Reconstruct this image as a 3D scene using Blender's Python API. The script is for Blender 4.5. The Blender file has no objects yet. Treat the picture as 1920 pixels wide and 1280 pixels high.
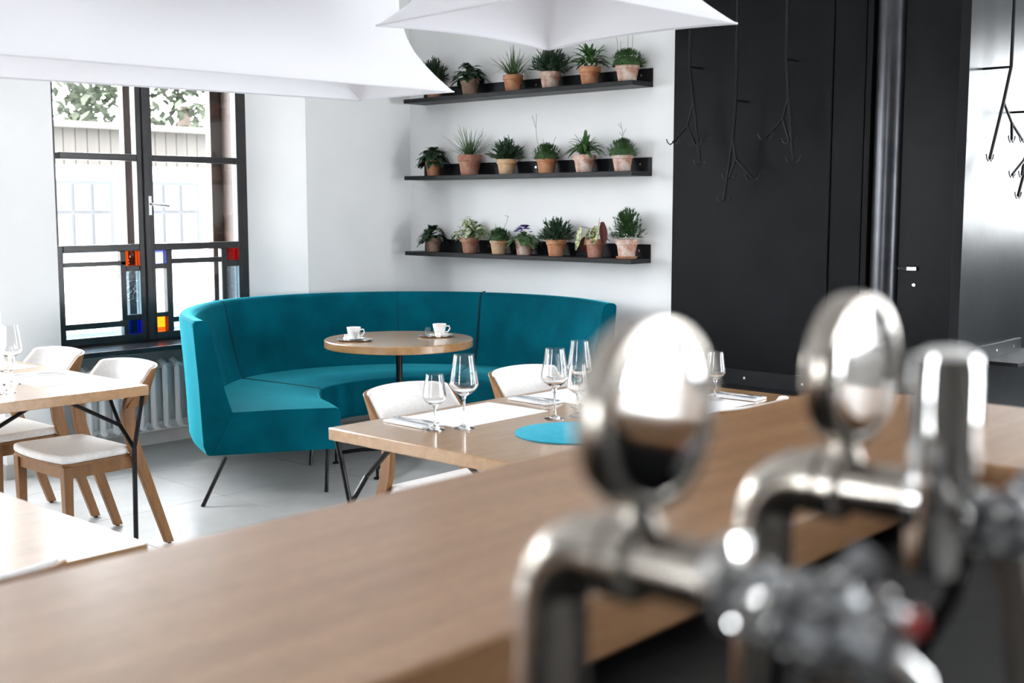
import bpy, bmesh, math, random
from mathutils import Vector, Matrix
R = math.radians
scene = bpy.context.scene
COL = scene.collection

# ------------------------------------------------------------------ camera, world, exposure
F_PX = 2250.0
cam_d = bpy.data.cameras.new('camera')
cam = bpy.data.objects.new('camera', cam_d)
COL.objects.link(cam)
scene.camera = cam
cam.location = (0, 0, 1.5)
cam.rotation_euler = (R(90 - 6.45), 0, R(42.05))
cam_d.sensor_width = 36.0
cam_d.lens = F_PX / 1920.0 * 36.0
cam_d.clip_start = 0.02
cam_d.dof.use_dof = True
cam_d.dof.focus_distance = 6.0
cam_d.dof.aperture_fstop = 3.7

scene.view_settings.view_transform = 'Standard'
scene.view_settings.look = 'None'
scene.view_settings.gamma = 1.0
scene.view_settings.use_curve_mapping = False
scene.view_settings.exposure = 0.22

world = bpy.data.worlds.new('overcast_sky')
scene.world = world
world.use_nodes = True
wn = world.node_tree.nodes['Background']
wn.inputs['Color'].default_value = (0.93, 0.97, 1.0, 1)
wn.inputs['Strength'].default_value = 31.0

def portal(name, loc, rot, sx, sy):
    l = bpy.data.lights.new(name, 'AREA')
    l.shape = 'RECTANGLE'
    l.size = sx
    l.size_y = sy
    l.cycles.is_portal = True
    o = bpy.data.objects.new(name, l)
    COL.objects.link(o)
    o.location = loc
    o.rotation_euler = rot
    return o
# window openings: (y0, y1, z0, z1) or (x0, x1, z0, z1)
W_OPEN = [(3.40, 4.775, .66, 2.45), (1.05, 2.86, .66, 2.45), (-1.6, 0.25, .66, 2.45)]
E_OPEN = [(4.3, 6.0, .45, 2.3), (7.4, 8.5, .45, 2.2)]
N_OPEN = [(-2.0, -0.55, 1.25, 2.75), (0.6, 2.4, .8, 2.75)]
S_OPEN = [(-2.6, -1.7, .8, 2.4)]
XW, XWO, YN, XE, YNE, YS, ZC = -6.41, -7.05, 6.01, 3.2, 9.6, -3.6, 3.2
for a, b, c, d in W_OPEN:
    portal('window_portal', (XWO - .02, (a + b) / 2, (c + d) / 2), (0, R(-90), 0), d - c, b - a)
for a, b, c, d in E_OPEN:
    portal('window_portal', (XE + .27, (a + b) / 2, (c + d) / 2), (0, R(90), 0), d - c, b - a)
for a, b, c, d in N_OPEN:
    portal('window_portal', ((a + b) / 2, YNE + .27, (c + d) / 2), (R(-90), 0, 0), b - a, d - c)
for a, b, c, d in S_OPEN:
    portal('window_portal', ((a + b) / 2, YS - .27, (c + d) / 2), (R(90), 0, 0), b - a, d - c)

# ------------------------------------------------------------------ materials
MATS = {}
def new_mat(name):
    m = bpy.data.materials.new(name)
    m.use_nodes = True
    MATS[name] = m
    nt = m.node_tree
    return m, nt, nt.nodes['Principled BSDF']
def L(nt, a, b): nt.links.new(a, b)
def srgb(r, g, b):
    f = lambda c: (c / 255 / 12.92) if c / 255 <= .04045 else ((c / 255 + .055) / 1.055) ** 2.4
    return (f(r), f(g), f(b), 1)
def mix_ramp(nt, fac, c1, c2, p0=.3, p1=.7):
    r = nt.nodes.new('ShaderNodeValToRGB')
    r.color_ramp.elements[0].position = p0
    r.color_ramp.elements[1].position = p1
    r.color_ramp.elements[0].color = c1
    r.color_ramp.elements[1].color = c2
    L(nt, fac, r.inputs[0])
    return r.outputs[0]
def noise(nt, scale, detail=3, mapscale=None, rough=.55):
    tc = nt.nodes.new('ShaderNodeTexCoord')
    mp = nt.nodes.new('ShaderNodeMapping')
    L(nt, tc.outputs['Object'], mp.inputs[0])
    if mapscale: mp.inputs['Scale'].default_value = mapscale
    n = nt.nodes.new('ShaderNodeTexNoise')
    n.inputs['Scale'].default_value = scale
    n.inputs['Detail'].default_value = detail
    n.inputs['Roughness'].default_value = rough
    L(nt, mp.outputs[0], n.inputs[0])
    return n.outputs[0]
def bump(nt, fac, strength, dist, bsdf):
    b = nt.nodes.new('ShaderNodeBump')
    b.inputs['Strength'].default_value = strength
    b.inputs['Distance'].default_value = dist
    L(nt, fac, b.inputs['Height'])
    L(nt, b.outputs[0], bsdf.inputs['Normal'])
def plain(name, c1, c2=None, rough=.5, metal=0, scale=8, bstr=0, bscale=120, bdist=.002, coat=0, spec=.5, detail=3, p0=.3, p1=.7):
    m, nt, p = new_mat(name)
    p.inputs['Roughness'].default_value = rough
    p.inputs['Metallic'].default_value = metal
    p.inputs['Coat Weight'].default_value = coat
    p.inputs['Specular IOR Level'].default_value = spec
    if c2:
        L(nt, mix_ramp(nt, noise(nt, scale, detail), c1, c2, p0, p1), p.inputs['Base Color'])
    else:
        p.inputs['Base Color'].default_value = c1
    if bstr:
        bump(nt, noise(nt, bscale, 2), bstr, bdist, p)
    return m
def wood(name, c1, c2, c3, grain=(1, 14, 14), rough=.4, coat=0, fine=60):
    m, nt, p = new_mat(name)
    big = noise(nt, 2.2, 4, grain, .6)
    col = mix_ramp(nt, big, c1, c2, .32, .68)
    fn = noise(nt, fine / 6, 5, (grain[0] * 1.5, grain[1] * 3, grain[2] * 3), .7)
    mx = nt.nodes.new('ShaderNodeMix')
    mx.data_type = 'RGBA'
    L(nt, mix_ramp(nt, fn, (0, 0, 0, 1), (.55, .55, .55, 1), .45, .75), mx.inputs[0])
    L(nt, col, mx.inputs[6])
    mx.inputs[7].default_value = c3
    L(nt, mx.outputs[2], p.inputs['Base Color'])
    p.inputs['Roughness'].default_value = rough
    p.inputs['Coat Weight'].default_value = coat
    p.inputs['Coat Roughness'].default_value = .16
    p.inputs['Coat IOR'].default_value = 1.6
    bump(nt, fn, .08, .001, p)
    return m
def velvet(name, c1, c2):
    m, nt, p = new_mat(name)
    L(nt, mix_ramp(nt, noise(nt, 5, 5), c1, c2, .3, .7), p.inputs['Base Color'])
    p.inputs['Roughness'].default_value = .8
    p.inputs['Sheen Weight'].default_value = .85
    p.inputs['Sheen Roughness'].default_value = .25
    p.inputs['Sheen Tint'].default_value = (.08, .72, .85, 1)
    p.inputs['Specular IOR Level'].default_value = .04
    bump(nt, noise(nt, 900, 2), .15, .001, p)
    return m
def glass(name, col=(1, 1, 1, 1), ior=1.45, rough=0):
    m, nt, p = new_mat(name)
    p.inputs['Base Color'].default_value = col
    p.inputs['Transmission Weight'].default_value = 1
    p.inputs['Roughness'].default_value = rough
    p.inputs['IOR'].default_value = ior
    return m
def pane(name, col=(1, 1, 1, 1), bstr=0, bscale=30):
    m, nt, p = new_mat(name)
    out = nt.nodes['Material Output']
    t = nt.nodes.new('ShaderNodeBsdfTransparent')
    t.inputs[0].default_value = col
    g = nt.nodes.new('ShaderNodeBsdfGlossy')
    g.inputs['Roughness'].default_value = .03
    # Schlick reflectance, the same on both sides of the sheet
    lw = nt.nodes.new('ShaderNodeLayerWeight')
    pw = nt.nodes.new('ShaderNodeMath')
    pw.operation = 'POWER'
    pw.inputs[1].default_value = 5
    L(nt, lw.outputs['Facing'], pw.inputs[0])
    fr = nt.nodes.new('ShaderNodeMath')
    fr.operation = 'MULTIPLY_ADD'
    fr.inputs[1].default_value = .96
    fr.inputs[2].default_value = .05
    L(nt, pw.outputs[0], fr.inputs[0])
    mx = nt.nodes.new('ShaderNodeMixShader')
    if bstr:
        b = nt.nodes.new('ShaderNodeBump')
        b.inputs['Strength'].default_value = bstr
        b.inputs['Distance'].default_value = .01
        L(nt, noise(nt, bscale, 2), b.inputs['Height'])
        L(nt, b.outputs[0], g.inputs['Normal'])
        L(nt, b.outputs[0], lw.inputs['Normal'])
    L(nt, fr.outputs[0], mx.inputs[0])
    L(nt, t.outputs[0], mx.inputs[1])
    L(nt, g.outputs[0], mx.inputs[2])
    L(nt, mx.outputs[0], out.inputs[0])
    nt.nodes.remove(p)
    return m

M_wall = plain('white_plaster', (.86, .87, .88, 1), (.90, .905, .91, 1), .75, scale=3, bstr=.12, bscale=90)
M_char = plain('charcoal_paint', (.03, .03, .032, 1), (.04, .04, .042, 1), .8, scale=3)
M_taupe = plain('low_bounce_taupe', (.13, .12, .11, 1), (.16, .15, .14, 1), .8, scale=3)  # dark tone given to the unseen south and east walls to cut bounced light
M_ceil = plain('ceiling_paint', (.9, .9, .9, 1), None, .8)
M_tile = plain('stone_tile', (.43, .43, .425, 1), (.52, .52, .515, 1), .32, scale=5, bstr=.05, bscale=60, detail=6)
M_grout = plain('grout', (.22, .22, .22, 1), (.28, .28, .28, 1), .9, scale=30)
M_base = plain('stone_skirting', (.42, .41, .40, 1), (.5, .49, .48, 1), .5, scale=6)
M_blackwall = plain('black_steel', (.006, .0065, .0075, 1), (.010, .0105, .012, 1), .45, spec=.06, scale=2.5, bstr=.10, bscale=7, bdist=.01, detail=5)
M_blackgloss = plain('polished_black_steel', (.010, .011, .012, 1), (.018, .019, .021, 1), .30, scale=2, bstr=.12, bscale=5, bdist=.012, spec=.09)
M_column = plain('brushed_dark_steel', (.05, .052, .058, 1), (.07, .072, .078, 1), .32, .9, scale=8)
M_iron = plain('black_powder_coat', (.004, .004, .005, 1), (.007, .007, .008, 1), .3, scale=20, spec=.22)
M_shelfsteel = plain('shelf_steel', (.010, .011, .013, 1), (.016, .017, .019, 1), .42, scale=9, spec=.15)
M_bolt = plain('bolt_steel', (.75, .76, .78, 1), None, .25, 1)
M_oak = wood('oak_top', srgb(182, 142, 98), srgb(160, 118, 74), srgb(120, 80, 46), (14, 1.3, 14), .3, 1)
M_oakx = wood('oak_top_cross', srgb(182, 142, 98), srgb(160, 118, 74), srgb(120, 80, 46), (1.3, 14, 14), .3, 1)
M_bar = wood('bar_oak', srgb(172, 130, 90), srgb(150, 108, 70), srgb(114, 76, 44), (10, 1.0, 10), .33, .3)
M_chair = wood('chair_oak', srgb(146, 102, 56), srgb(122, 82, 44), srgb(90, 58, 30), (9, 9, 1.2), .45)
M_cloth = plain('cream_upholstery', (.80, .785, .77, 1), (.88, .87, .86, 1), .9, scale=60, bstr=.2, bscale=700)
M_teal = velvet('teal_velvet', srgb(0, 72, 88), srgb(0, 92, 108))
M_tealmat = plain('teal_felt', srgb(0, 150, 178), srgb(10, 165, 190), .8, scale=40)
M_tealseam = plain('teal_seam', srgb(0, 40, 48), None, .9)
M_white = plain('white_porcelain', (.88, .88, .88, 1), None, .12, coat=.4)
M_paper = plain('white_paper', (.88, .88, .88, 1), (.84, .84, .84, 1), .7, scale=10)
M_rad = plain('radiator_enamel', (.90, .92, .93, 1), None, .3)
M_frame = plain('window_black_paint', (.020, .020, .022, 1), (.035, .034, .034, 1), .3, scale=10)
M_brown = wood('brown_window_wood', srgb(66, 50, 42), srgb(50, 38, 32), srgb(36, 28, 24), (9, 9, 1), .45)
M_sill = plain('dark_sill', (.016, .016, .02, 1), (.03, .03, .034, 1), .12, scale=8)
M_pane = pane('clear_pane')
M_rib = pane('ribbed_pane', (.62, .74, .82, 1), .5, 40)
M_orange = pane('amber_pane', srgb(236, 140, 40), .3)
M_blue = pane('blue_pane', srgb(30, 50, 190), .3)
M_red = pane('red_pane', srgb(200, 60, 30), .3)
M_violet = pane('violet_pane', srgb(170, 175, 235), .3)
M_glass = glass('wine_crystal', (1, 1, 1, 1), 1.45)
M_steel = plain('cutlery_steel', (.62, .63, .65, 1), None, .22, 1)
M_tray = plain('tray_steel', (.55, .56, .58, 1), (.62, .63, .65, 1), .25, 1, scale=20)
M_nickel = plain('brushed_nickel', (.36, .325, .29, 1), (.42, .385, .35, 1), .22, 1, scale=30)
M_chrome = plain('chrome', (.78, .77, .76, 1), None, .06, 1)
M_faucet = plain('faucet_grey', (.10, .10, .11, 1), (.40, .41, .43, 1), .4, .5, scale=110)
M_hose = plain('black_rubber', (.008, .008, .008, 1), (.014, .014, .014, 1), .6, scale=20, spec=.15)
M_redcap = plain('red_plastic', (.5, .05, .04, 1), None, .3)
M_soil = plain('soil', (.03, .02, .013, 1), (.06, .04, .026, 1), .95, scale=80)
def terracotta(name, a, b):
    return plain(name, a, b, .85, scale=22, bstr=.15, bscale=80, detail=6, p0=.34, p1=.66)
M_pots = [terracotta('terracotta_orange', srgb(176, 104, 62), srgb(196, 150, 118)),
          terracotta('terracotta_red', srgb(150, 92, 72), srgb(178, 138, 120)),
          terracotta('terracotta_buff', srgb(196, 152, 108), srgb(206, 180, 150)),
          terracotta('terracotta_chalky', srgb(176, 120, 92), srgb(222, 208, 198)),
          terracotta('terracotta_brown', srgb(120, 92, 76), srgb(158, 132, 116))]
def leafmat(name, a, b, rough=.45):
    m = plain(name, a, b, rough, scale=30, detail=2)
    return m
M_leafd = leafmat('leaf_dark', srgb(28, 52, 32), srgb(44, 72, 44))
M_leafm = leafmat('leaf_mid', srgb(48, 88, 40), srgb(76, 118, 58))
M_leafg = leafmat('leaf_grass', srgb(52, 84, 46), srgb(88, 118, 72))
M_moss = leafmat('leaf_moss', srgb(30, 62, 26), srgb(58, 92, 42), .7)
M_varieg = plain('leaf_variegated', srgb(58, 92, 50), srgb(206, 214, 172), .5, scale=45, p0=.42, p1=.58)
M_maranta = plain('leaf_striped', srgb(54, 66, 40), srgb(170, 176, 110), .45, scale=55, p0=.45, p1=.55)
M_marantar = plain('leaf_maroon', srgb(96, 34, 36), srgb(120, 62, 50), .5, scale=30)
M_violetf = plain('violet_petal', srgb(82, 56, 160), srgb(112, 82, 196), .6, scale=30)
M_twig = plain('dry_twig', srgb(110, 92, 80), srgb(140, 124, 110), .8, scale=30)
def shade_mat():
    m, nt, p = new_mat('stretch_fabric')
    out = nt.nodes['Material Output']
    d = nt.nodes.new('ShaderNodeBsdfDiffuse')
    d.inputs[0].default_value = (.72, .715, .755, 1)
    t = nt.nodes.new('ShaderNodeBsdfTranslucent')
    t.inputs[0].default_value = (.76, .76, .79, 1)
    mx = nt.nodes.new('ShaderNodeMixShader')
    mx.inputs[0].default_value = .18
    L(nt, d.outputs[0], mx.inputs[1])
    L(nt, t.outputs[0], mx.inputs[2])
    L(nt, mx.outputs[0], out.inputs[0])
    nt.nodes.remove(p)
    return m
M_shade = shade_mat()
M_bldg = plain('far_plaster', (.36, .35, .33, 1), (.42, .41, .39, 1), .9, scale=1)
M_bldgroof = plain('far_roof', (.035, .031, .028, 1), (.05, .045, .04, 1), .9, scale=2)
M_bldgwin = plain('far_window', (.045, .047, .05, 1), None, .9, spec=0)
M_plank = plain('far_boards', (.042, .039, .036, 1), (.054, .050, .046, 1), .9, scale=1, spec=.1)
M_bldgpane = plain('far_window_pane', (.075, .075, .078, 1), None, .9, spec=0)
M_extground = plain('far_paving', (.38, .38, .37, 1), (.44, .44, .43, 1), .9, scale=1)
M_tree = plain('far_leaves', (.036, .046, .030, 1), (.062, .070, .052, 1), .9, scale=2, spec=.1)
M_bark = plain('far_bark', (.08, .06, .05, 1), None, .9)

# ------------------------------------------------------------------ mesh building
class MB:
    def __init__(s):
        s.v = []
        s.f = []
    def add(s, vs, fs):
        b = len(s.v)
        s.v += [tuple(v) for v in vs]
        s.f += [tuple(b + i for i in f) for f in fs]
        return s
    def box(s, x0, x1, y0, y1, z0, z1):
        vs = [(x, y, z) for z in (z0, z1) for y in (y0, y1) for x in (x0, x1)]
        return s.add(vs, [(0, 2, 3, 1), (4, 5, 7, 6), (0, 1, 5, 4), (2, 6, 7, 3), (0, 4, 6, 2), (1, 3, 7, 5)])
    def tube(s, pts, r, n=10, closed=False):
        pts = [Vector(p) for p in pts]
        rs = r if isinstance(r, (list, tuple)) else [r] * len(pts)
        tans = []
        for i in range(len(pts)):
            a = pts[max(i - 1, 0)]
            b = pts[min(i + 1, len(pts) - 1)]
            tans.append((b - a).normalized())
        t0 = tans[0]
        u = t0.orthogonal().normalized()
        rings = []
        for i, p in enumerate(pts):
            t = tans[i]
            u = (u - t * u.dot(t)).normalized()
            w = t.cross(u)
            rings.append([p + (u * math.cos(2 * math.pi * k / n) + w * math.sin(2 * math.pi * k / n)) * rs[i] for k in range(n)])
        vs = [q for rg in rings for q in rg]
        fs = []
        for i in range(len(pts) - 1):
            for k in range(n):
                k2 = (k + 1) % n
                fs.append((i * n + k, i * n + k2, (i + 1) * n + k2, (i + 1) * n + k))
        fs.append(tuple(range(n))[::-1])
        fs.append(tuple((len(pts) - 1) * n + k for k in range(n)))
        return s.add(vs, fs)
    def lathe(s, prof, n=24, o=(0, 0, 0), axis='z', cap=True):
        vs = []
        for r, h in prof:
            for k in range(n):
                a = 2 * math.pi * k / n
                x, y, z = r * math.cos(a), r * math.sin(a), h
                if axis == 'x': x, y, z = h, r * math.cos(a), r * math.sin(a)
                vs.append((o[0] + x, o[1] + y, o[2] + z))
        fs = []
        for i in range(len(prof) - 1):
            for k in range(n):
                k2 = (k + 1) % n
                fs.append((i * n + k, i * n + k2, (i + 1) * n + k2, (i + 1) * n + k))
        if cap:
            fs.append(tuple(range(n))[::-1])
            fs.append(tuple((len(prof) - 1) * n + k for k in range(n)))
        return s.add(vs, fs)
    def prism(s, poly, a0, a1, plane='xy'):
        n = len(poly)
        mp = {'xy': lambda p, a: (p[0], p[1], a), 'yz': lambda p, a: (a, p[0], p[1]), 'xz': lambda p, a: (p[0], a, p[1])}[plane]
        vs = [mp(p, a0) for p in poly] + [mp(p, a1) for p in poly]
        fs = [tuple(range(n))[::-1], tuple(range(n, 2 * n))] + [(i, (i + 1) % n, n + (i + 1) % n, n + i) for i in range(n)]
        return s.add(vs, fs)
    def loft(s, rings, cap=True):
        n = len(rings[0])
        vs = [q for r in rings for q in r]
        fs = []
        for i in range(len(rings) - 1):
            for k in range(n):
                k2 = (k + 1) % n
                fs.append((i * n + k, i * n + k2, (i + 1) * n + k2, (i + 1) * n + k))
        if cap:
            fs.append(tuple(range(n))[::-1])
            fs.append(tuple((len(rings) - 1) * n + k for k in range(n)))
        return s.add(vs, fs)
    def mesh(s, name, mat, smooth=True, angle=35):
        me = bpy.data.meshes.new(name)
        me.from_pydata(s.v, [], s.f)
        bm = bmesh.new()
        bm.from_mesh(me)
        bmesh.ops.recalc_face_normals(bm, faces=bm.faces)
        bm.to_mesh(me)
        bm.free()
        if smooth:
            me.shade_smooth()
            me.set_sharp_from_angle(angle=R(angle))
        me.materials.append(mat)
        return me
    def build(s, name, mat, parent=None, smooth=True, angle=35, bevel=0, seg=2, subsurf=0):
        me = s.mesh(name, mat, smooth, angle)
        o = bpy.data.objects.new(name, me)
        COL.objects.link(o)
        o.parent = parent
        if bevel:
            b = o.modifiers.new('bevel', 'BEVEL')
            b.width = bevel
            b.segments = seg
            b.limit_method = 'ANGLE'
            b.angle_limit = R(40)
            b.harden_normals = False
        if subsurf:
            q = o.modifiers.new('subd', 'SUBSURF')
            q.levels = subsurf
            q.render_levels = subsurf
        return o

def box(x0, x1, y0, y1, z0, z1): return MB().box(x0, x1, y0, y1, z0, z1)
def tag(o, label, cat, group=None):
    o['label'] = label
    o['category'] = cat
    if group: o['group'] = group
    return o
def thing(name, label, cat, loc=(0, 0, 0), rotz=0, group=None):
    o = bpy.data.objects.new(name, None)
    o.empty_display_size = .1
    COL.objects.link(o)
    o.location = loc
    o.rotation_euler = (0, 0, rotz)
    return tag(o, label, cat, group)
def struct(o, label=None):
    o['kind'] = 'structure'
    if label: o['label'] = label
    return o
def struct_empty(name, loc=(0, 0, 0), label=None):
    o = bpy.data.objects.new(name, None)
    COL.objects.link(o)
    o.location = loc
    return struct(o, label)
def dup(root, loc, rotz, label, group=None):
    r = root.copy()
    COL.objects.link(r)
    r.location = loc
    r.rotation_euler = (0, 0, rotz)
    r['label'] = label
    if group: r['group'] = group
    for ch in list(root.children):
        c = ch.copy()
        COL.objects.link(c)
        c.parent = r
        for g in list(ch.children):
            d = g.copy()
            COL.objects.link(d)
            d.parent = c
    return r
def catmull(P, n):
    out = []
    m = len(P)
    for i in range(m - 1):
        p0 = P[max(i - 1, 0)]
        p1 = P[i]
        p2 = P[i + 1]
        p3 = P[min(i + 2, m - 1)]
        for k in range(n):
            t = k / n
            out.append(tuple(.5 * (2 * b + (c - a) * t + (2 * a - 5 * b + 4 * c - d) * t * t + (-a + 3 * b - 3 * c + d) * t ** 3) for a, b, c, d in zip(p0, p1, p2, p3)))
    out.append(tuple(P[-1]))
    return out
def rrect(x0, x1, y0, y1, r, n=5):
    pts = []
    for cx, cy, a0 in ((x1 - r, y1 - r, 0), (x0 + r, y1 - r, 90), (x0 + r, y0 + r, 180), (x1 - r, y0 + r, 270)):
        for k in range(n + 1):
            a = R(a0 + 90 * k / n)
            pts.append((cx + r * math.cos(a), cy + r * math.sin(a)))
    return pts

# ------------------------------------------------------------------ room shell
TS = .755
TX0, TY0 = -5.98, 3.54
floor = struct(box(XWO, XE + .3, YS - .3, YNE + .3, -.12, -.012).build('floor', M_grout, None, False))
tm = MB().prism(rrect(-TS / 2 + .002, TS / 2 - .002, -TS / 2 + .002, TS / 2 - .002, .004, 2), -.014, 0).mesh('tile', M_tile, False)
k = 0
ax0 = TX0 - TS
ay0 = TY0 - 5 * TS
for i in range(8):
    for j in range(9):
        t = bpy.data.objects.new('tile', tm)
        COL.objects.link(t)
        t.parent = floor
        t.location = (ax0 + (i + .5) * TS, ay0 + (j + .5) * TS, 0)
ax1, ay1 = ax0 + 8 * TS, ay0 + 9 * TS
rest = MB()
rest.box(ax1 + .002, XE, YS, YNE, -.014, 0)
rest.box(XWO, ax1 - .002, YS, ay0 - .002, -.014, 0)
rest.box(-2.35, ax1 - .002, ay1 + .002, YNE, -.014, 0)
rest.build('floor_field', M_tile, floor, False)
struct(box(XWO, XE + .3, YS - .3, YNE + .3, ZC, ZC + .15).build('ceiling', M_ceil, None, False))

def wall_strip(m, lo, hi, opens, axis, p0, p1, z1=ZC):
    """wall along one axis with rectangular openings"""
    def b(a0, a1, z0, zz):
        if axis == 'y': m.box(p0, p1, a0, a1, z0, zz)
        else: m.box(a0, a1, p0, p1, z0, zz)
    cur = lo
    for a, c, z0, zz in sorted(opens):
        b(cur, a, 0, z1)
        b(a, c, 0, z0)
        b(a, c, zz, z1)
        cur = c
    b(cur, hi, 0, z1)
# outer leaf with the window openings, inner leaf of piers that leave deep niches
ww = MB()
wall_strip(ww, YS, YN + .3, W_OPEN, 'y', XWO, -6.71)
struct(ww.build('wall_west', M_wall, None, False))
for poly in ([(XW, YS), (XW, -1.7), (-6.71, -1.7), (-6.71, YS)], [(XW, .3), (XW, .95), (-6.71, .95), (-6.71, .3)],
             [(XW, 2.957), (XW, 3.30), (-6.71, 3.40), (-6.71, 2.957)], [(XW, 5.065), (XW, YN), (-6.71, YN), (-6.71, 4.775)]):
    struct(MB().prism(poly, 0, 2.45).build('wall_west', M_wall, None, False))
struct(box(-6.71, XW, YS, YN, 2.45, ZC).build('wall_west', M_wall, None, False))
wn_ = box(XW - .3, -4.115, YN, YN + .3, 0, ZC)
struct(wn_.build('wall_north', M_wall, None, False))
we = MB()
wall_strip(we, YS, YNE, E_OPEN, 'y', XE, XE + .25)
struct(we.build('wall_east', M_taupe, None, False))
wne = MB()
wall_strip(wne, -2.35, XE, N_OPEN, 'x', YNE, YNE + .25)
struct(wne.build('wall_far_north', M_char, None, False))
ws = MB()
wall_strip(ws, XWO, XE, S_OPEN, 'x', YS - .25, YS)
struct(ws.build('wall_south', M_taupe, None, False))
for i, (a, b, c, d) in enumerate(W_OPEN[1:] + E_OPEN):
    X = -6.74 if i < 2 else XE + .1
    w = struct_empty('window_%d' % (i + 2), (X, a, c))
    h = d - c
    wd = b - a
    for y0, y1 in ((0, .06), (wd / 2 - .04, wd / 2 + .04), (wd - .06, wd)):
        box(-.03, .03, y0, y1, 0, h).build('stile', M_frame, w, False)
    for z0, z1 in ((0, .06), (h * .66 - .02, h * .66 + .02), (h - .06, h)):
        box(-.028, .028, .06, wd - .06, z0, z1).build('rail', M_frame, w, False)
    box(-.003, .003, .05, wd - .05, .05, h - .05).build('pane', M_pane, w, False)
for i, (a, b, c, d, Y) in enumerate([o + (YNE + .1,) for o in N_OPEN] + [o + (YS - .1,) for o in S_OPEN]):
    w = struct_empty('window_%d' % (i + 7), (a, Y, c))
    h = d - c
    wd = b - a
    for y0, y1 in ((0, .06), (wd / 2 - .04, wd / 2 + .04), (wd - .06, wd)):
        box(y0, y1, -.03, .03, 0, h).build('stile', M_frame, w, False)
    for z0, z1 in ((0, .06), (h * .66 - .02, h * .66 + .02), (h - .06, h)):
        box(.06, wd - .06, -.028, .028, z0, z1).build('rail', M_frame, w, False)
    box(.05, wd - .05, -.003, .003, .05, h - .05).build('pane', M_pane, w, False)
# skirting
bs = MB()
bs.box(XW, XW + .012, 2.957, 3.30, 0, .08).box(XW - .3, XW + .012, 2.945, 2.957, 0, .08)
bs.box(XW, XW + .012, 5.065, YN, 0, .08).box(-6.71, -6.698, 3.40, 4.775, 0, .08)
bs.box(XW + .012, -4.13, YN - .012, YN, 0, .08)
struct(bs.build('baseboard_west', M_base, None, False))

# ------------------------------------------------------------------ the visible window
win = struct_empty('window_1', (-6.71, 0, 0), 'dark framed casement window with small coloured panes at its foot')
def wb(name, y0, y1, z0, z1, x0=-.03, x1=.03, mat=None, bev=.004):
    return box(x0, x1, y0, y1, z0, z1).build(name, mat or M_frame, win, bevel=bev)
# fixed frame
wb('jamb', 3.39, 3.43, .63, 2.45, -.05, .02)
wb('jamb', 4.735, 4.79, .63, 2.45, -.05, .02)
wb('head', 3.45, 4.735, 2.40, 2.45, -.05, .02)
wb('frame_sill', 3.45, 4.735, .63, .668, -.05, .02)
# sash stiles and meeting rail
wb('sash_stile', 3.43, 3.452, 1.266, 2.40)
wb('sash_stile', 3.43, 3.475, .668, 1.266)
wb('sash_stile', 3.975, 4.018, .668, 2.40)
wb('sash_stile', 4.030, 4.083, .668, 2.40)
wb('sash_stile', 4.705, 4.735, .668, 2.40)
wb('astragal', 4.012, 4.05, .668, 2.40, .03, .048)
for y0, y1 in ((3.475, 3.975), (4.083, 4.705)):
    wb('sash_rail', y0, y1, .668, .712)
    wb('sash_rail', y0, y1, 2.35, 2.40)
    wb('glazing_bar', y0, y1, 1.772, 1.812)
    wb('glazing_bar', y0, y1, 1.224, 1.266)
    q = box(-.004, .004, y0 if y0 > 4 else 3.452, y1, 1.812, 2.35).build('pane', M_pane, win, False)
    q = box(-.004, .004, y0 if y0 > 4 else 3.452, y1, 1.266, 1.772).build('pane', M_pane, win, False)
# lower lights
cells_l = [(3.475, 3.848, 1.165, 1.224, M_pane), (3.475, 3.848, .799, 1.138, M_pane), (3.475, 3.857, .712, .763, M_rib),
           (3.883, 3.975, 1.134, 1.224, M_orange), (3.883, 3.975, .832, 1.10, M_rib), (3.892, 3.975, .712, .796, M_blue)]
cells_r = [(4.083, 4.162, 1.14, 1.224, M_violet), (4.207, 4.575, 1.168, 1.224, M_pane), (4.612, 4.705, 1.145, 1.224, M_red),
           (4.083, 4.168, .835, 1.108, M_pane), (4.205, 4.58, .80, 1.136, M_pane), (4.614, 4.705, .835, 1.104, M_rib),
           (4.083, 4.165, .712, .805, M_orange), (4.20, 4.58, .712, .765, M_rib), (4.614, 4.705, .712, .80, M_blue)]
for y0, y1, z0, z1, m in cells_l + cells_r:
    box(-.004, .004, y0, y1, z0, z1).build('pane', m, win, False)
bars = [(3.475, 3.883, 1.138, 1.165), (3.475, 3.89, .763, .799), (3.848, 3.883, .799, 1.224), (3.857, 3.892, .712, .763),
        (3.883, 3.975, 1.10, 1.134), (3.883, 3.975, .796, .832),
        (4.165, 4.206, .712, 1.224), (4.576, 4.613, .712, 1.224), (4.083, 4.165, 1.108, 1.14), (4.083, 4.165, .805, .835),
        (4.206, 4.576, 1.136, 1.168), (4.206, 4.576, .765, .80), (4.613, 4.705, 1.104, 1.145), (4.613, 4.705, .80, .835)]
for b in bars:
    wb('glazing_bar', *b, -.022, .022)
hd = wb('handle_plate', 4.034, 4.056, 1.44, 1.56, .048, .054, M_bolt, .003)
MB().tube([(.054, 4.045, 1.51), (.085, 4.045, 1.51)], .008, 10).tube([(.085, 4.045, 1.51), (.088, 4.10, 1.505), (.085, 4.155, 1.50)], .008, 10).build('handle', M_bolt, hd)
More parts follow.
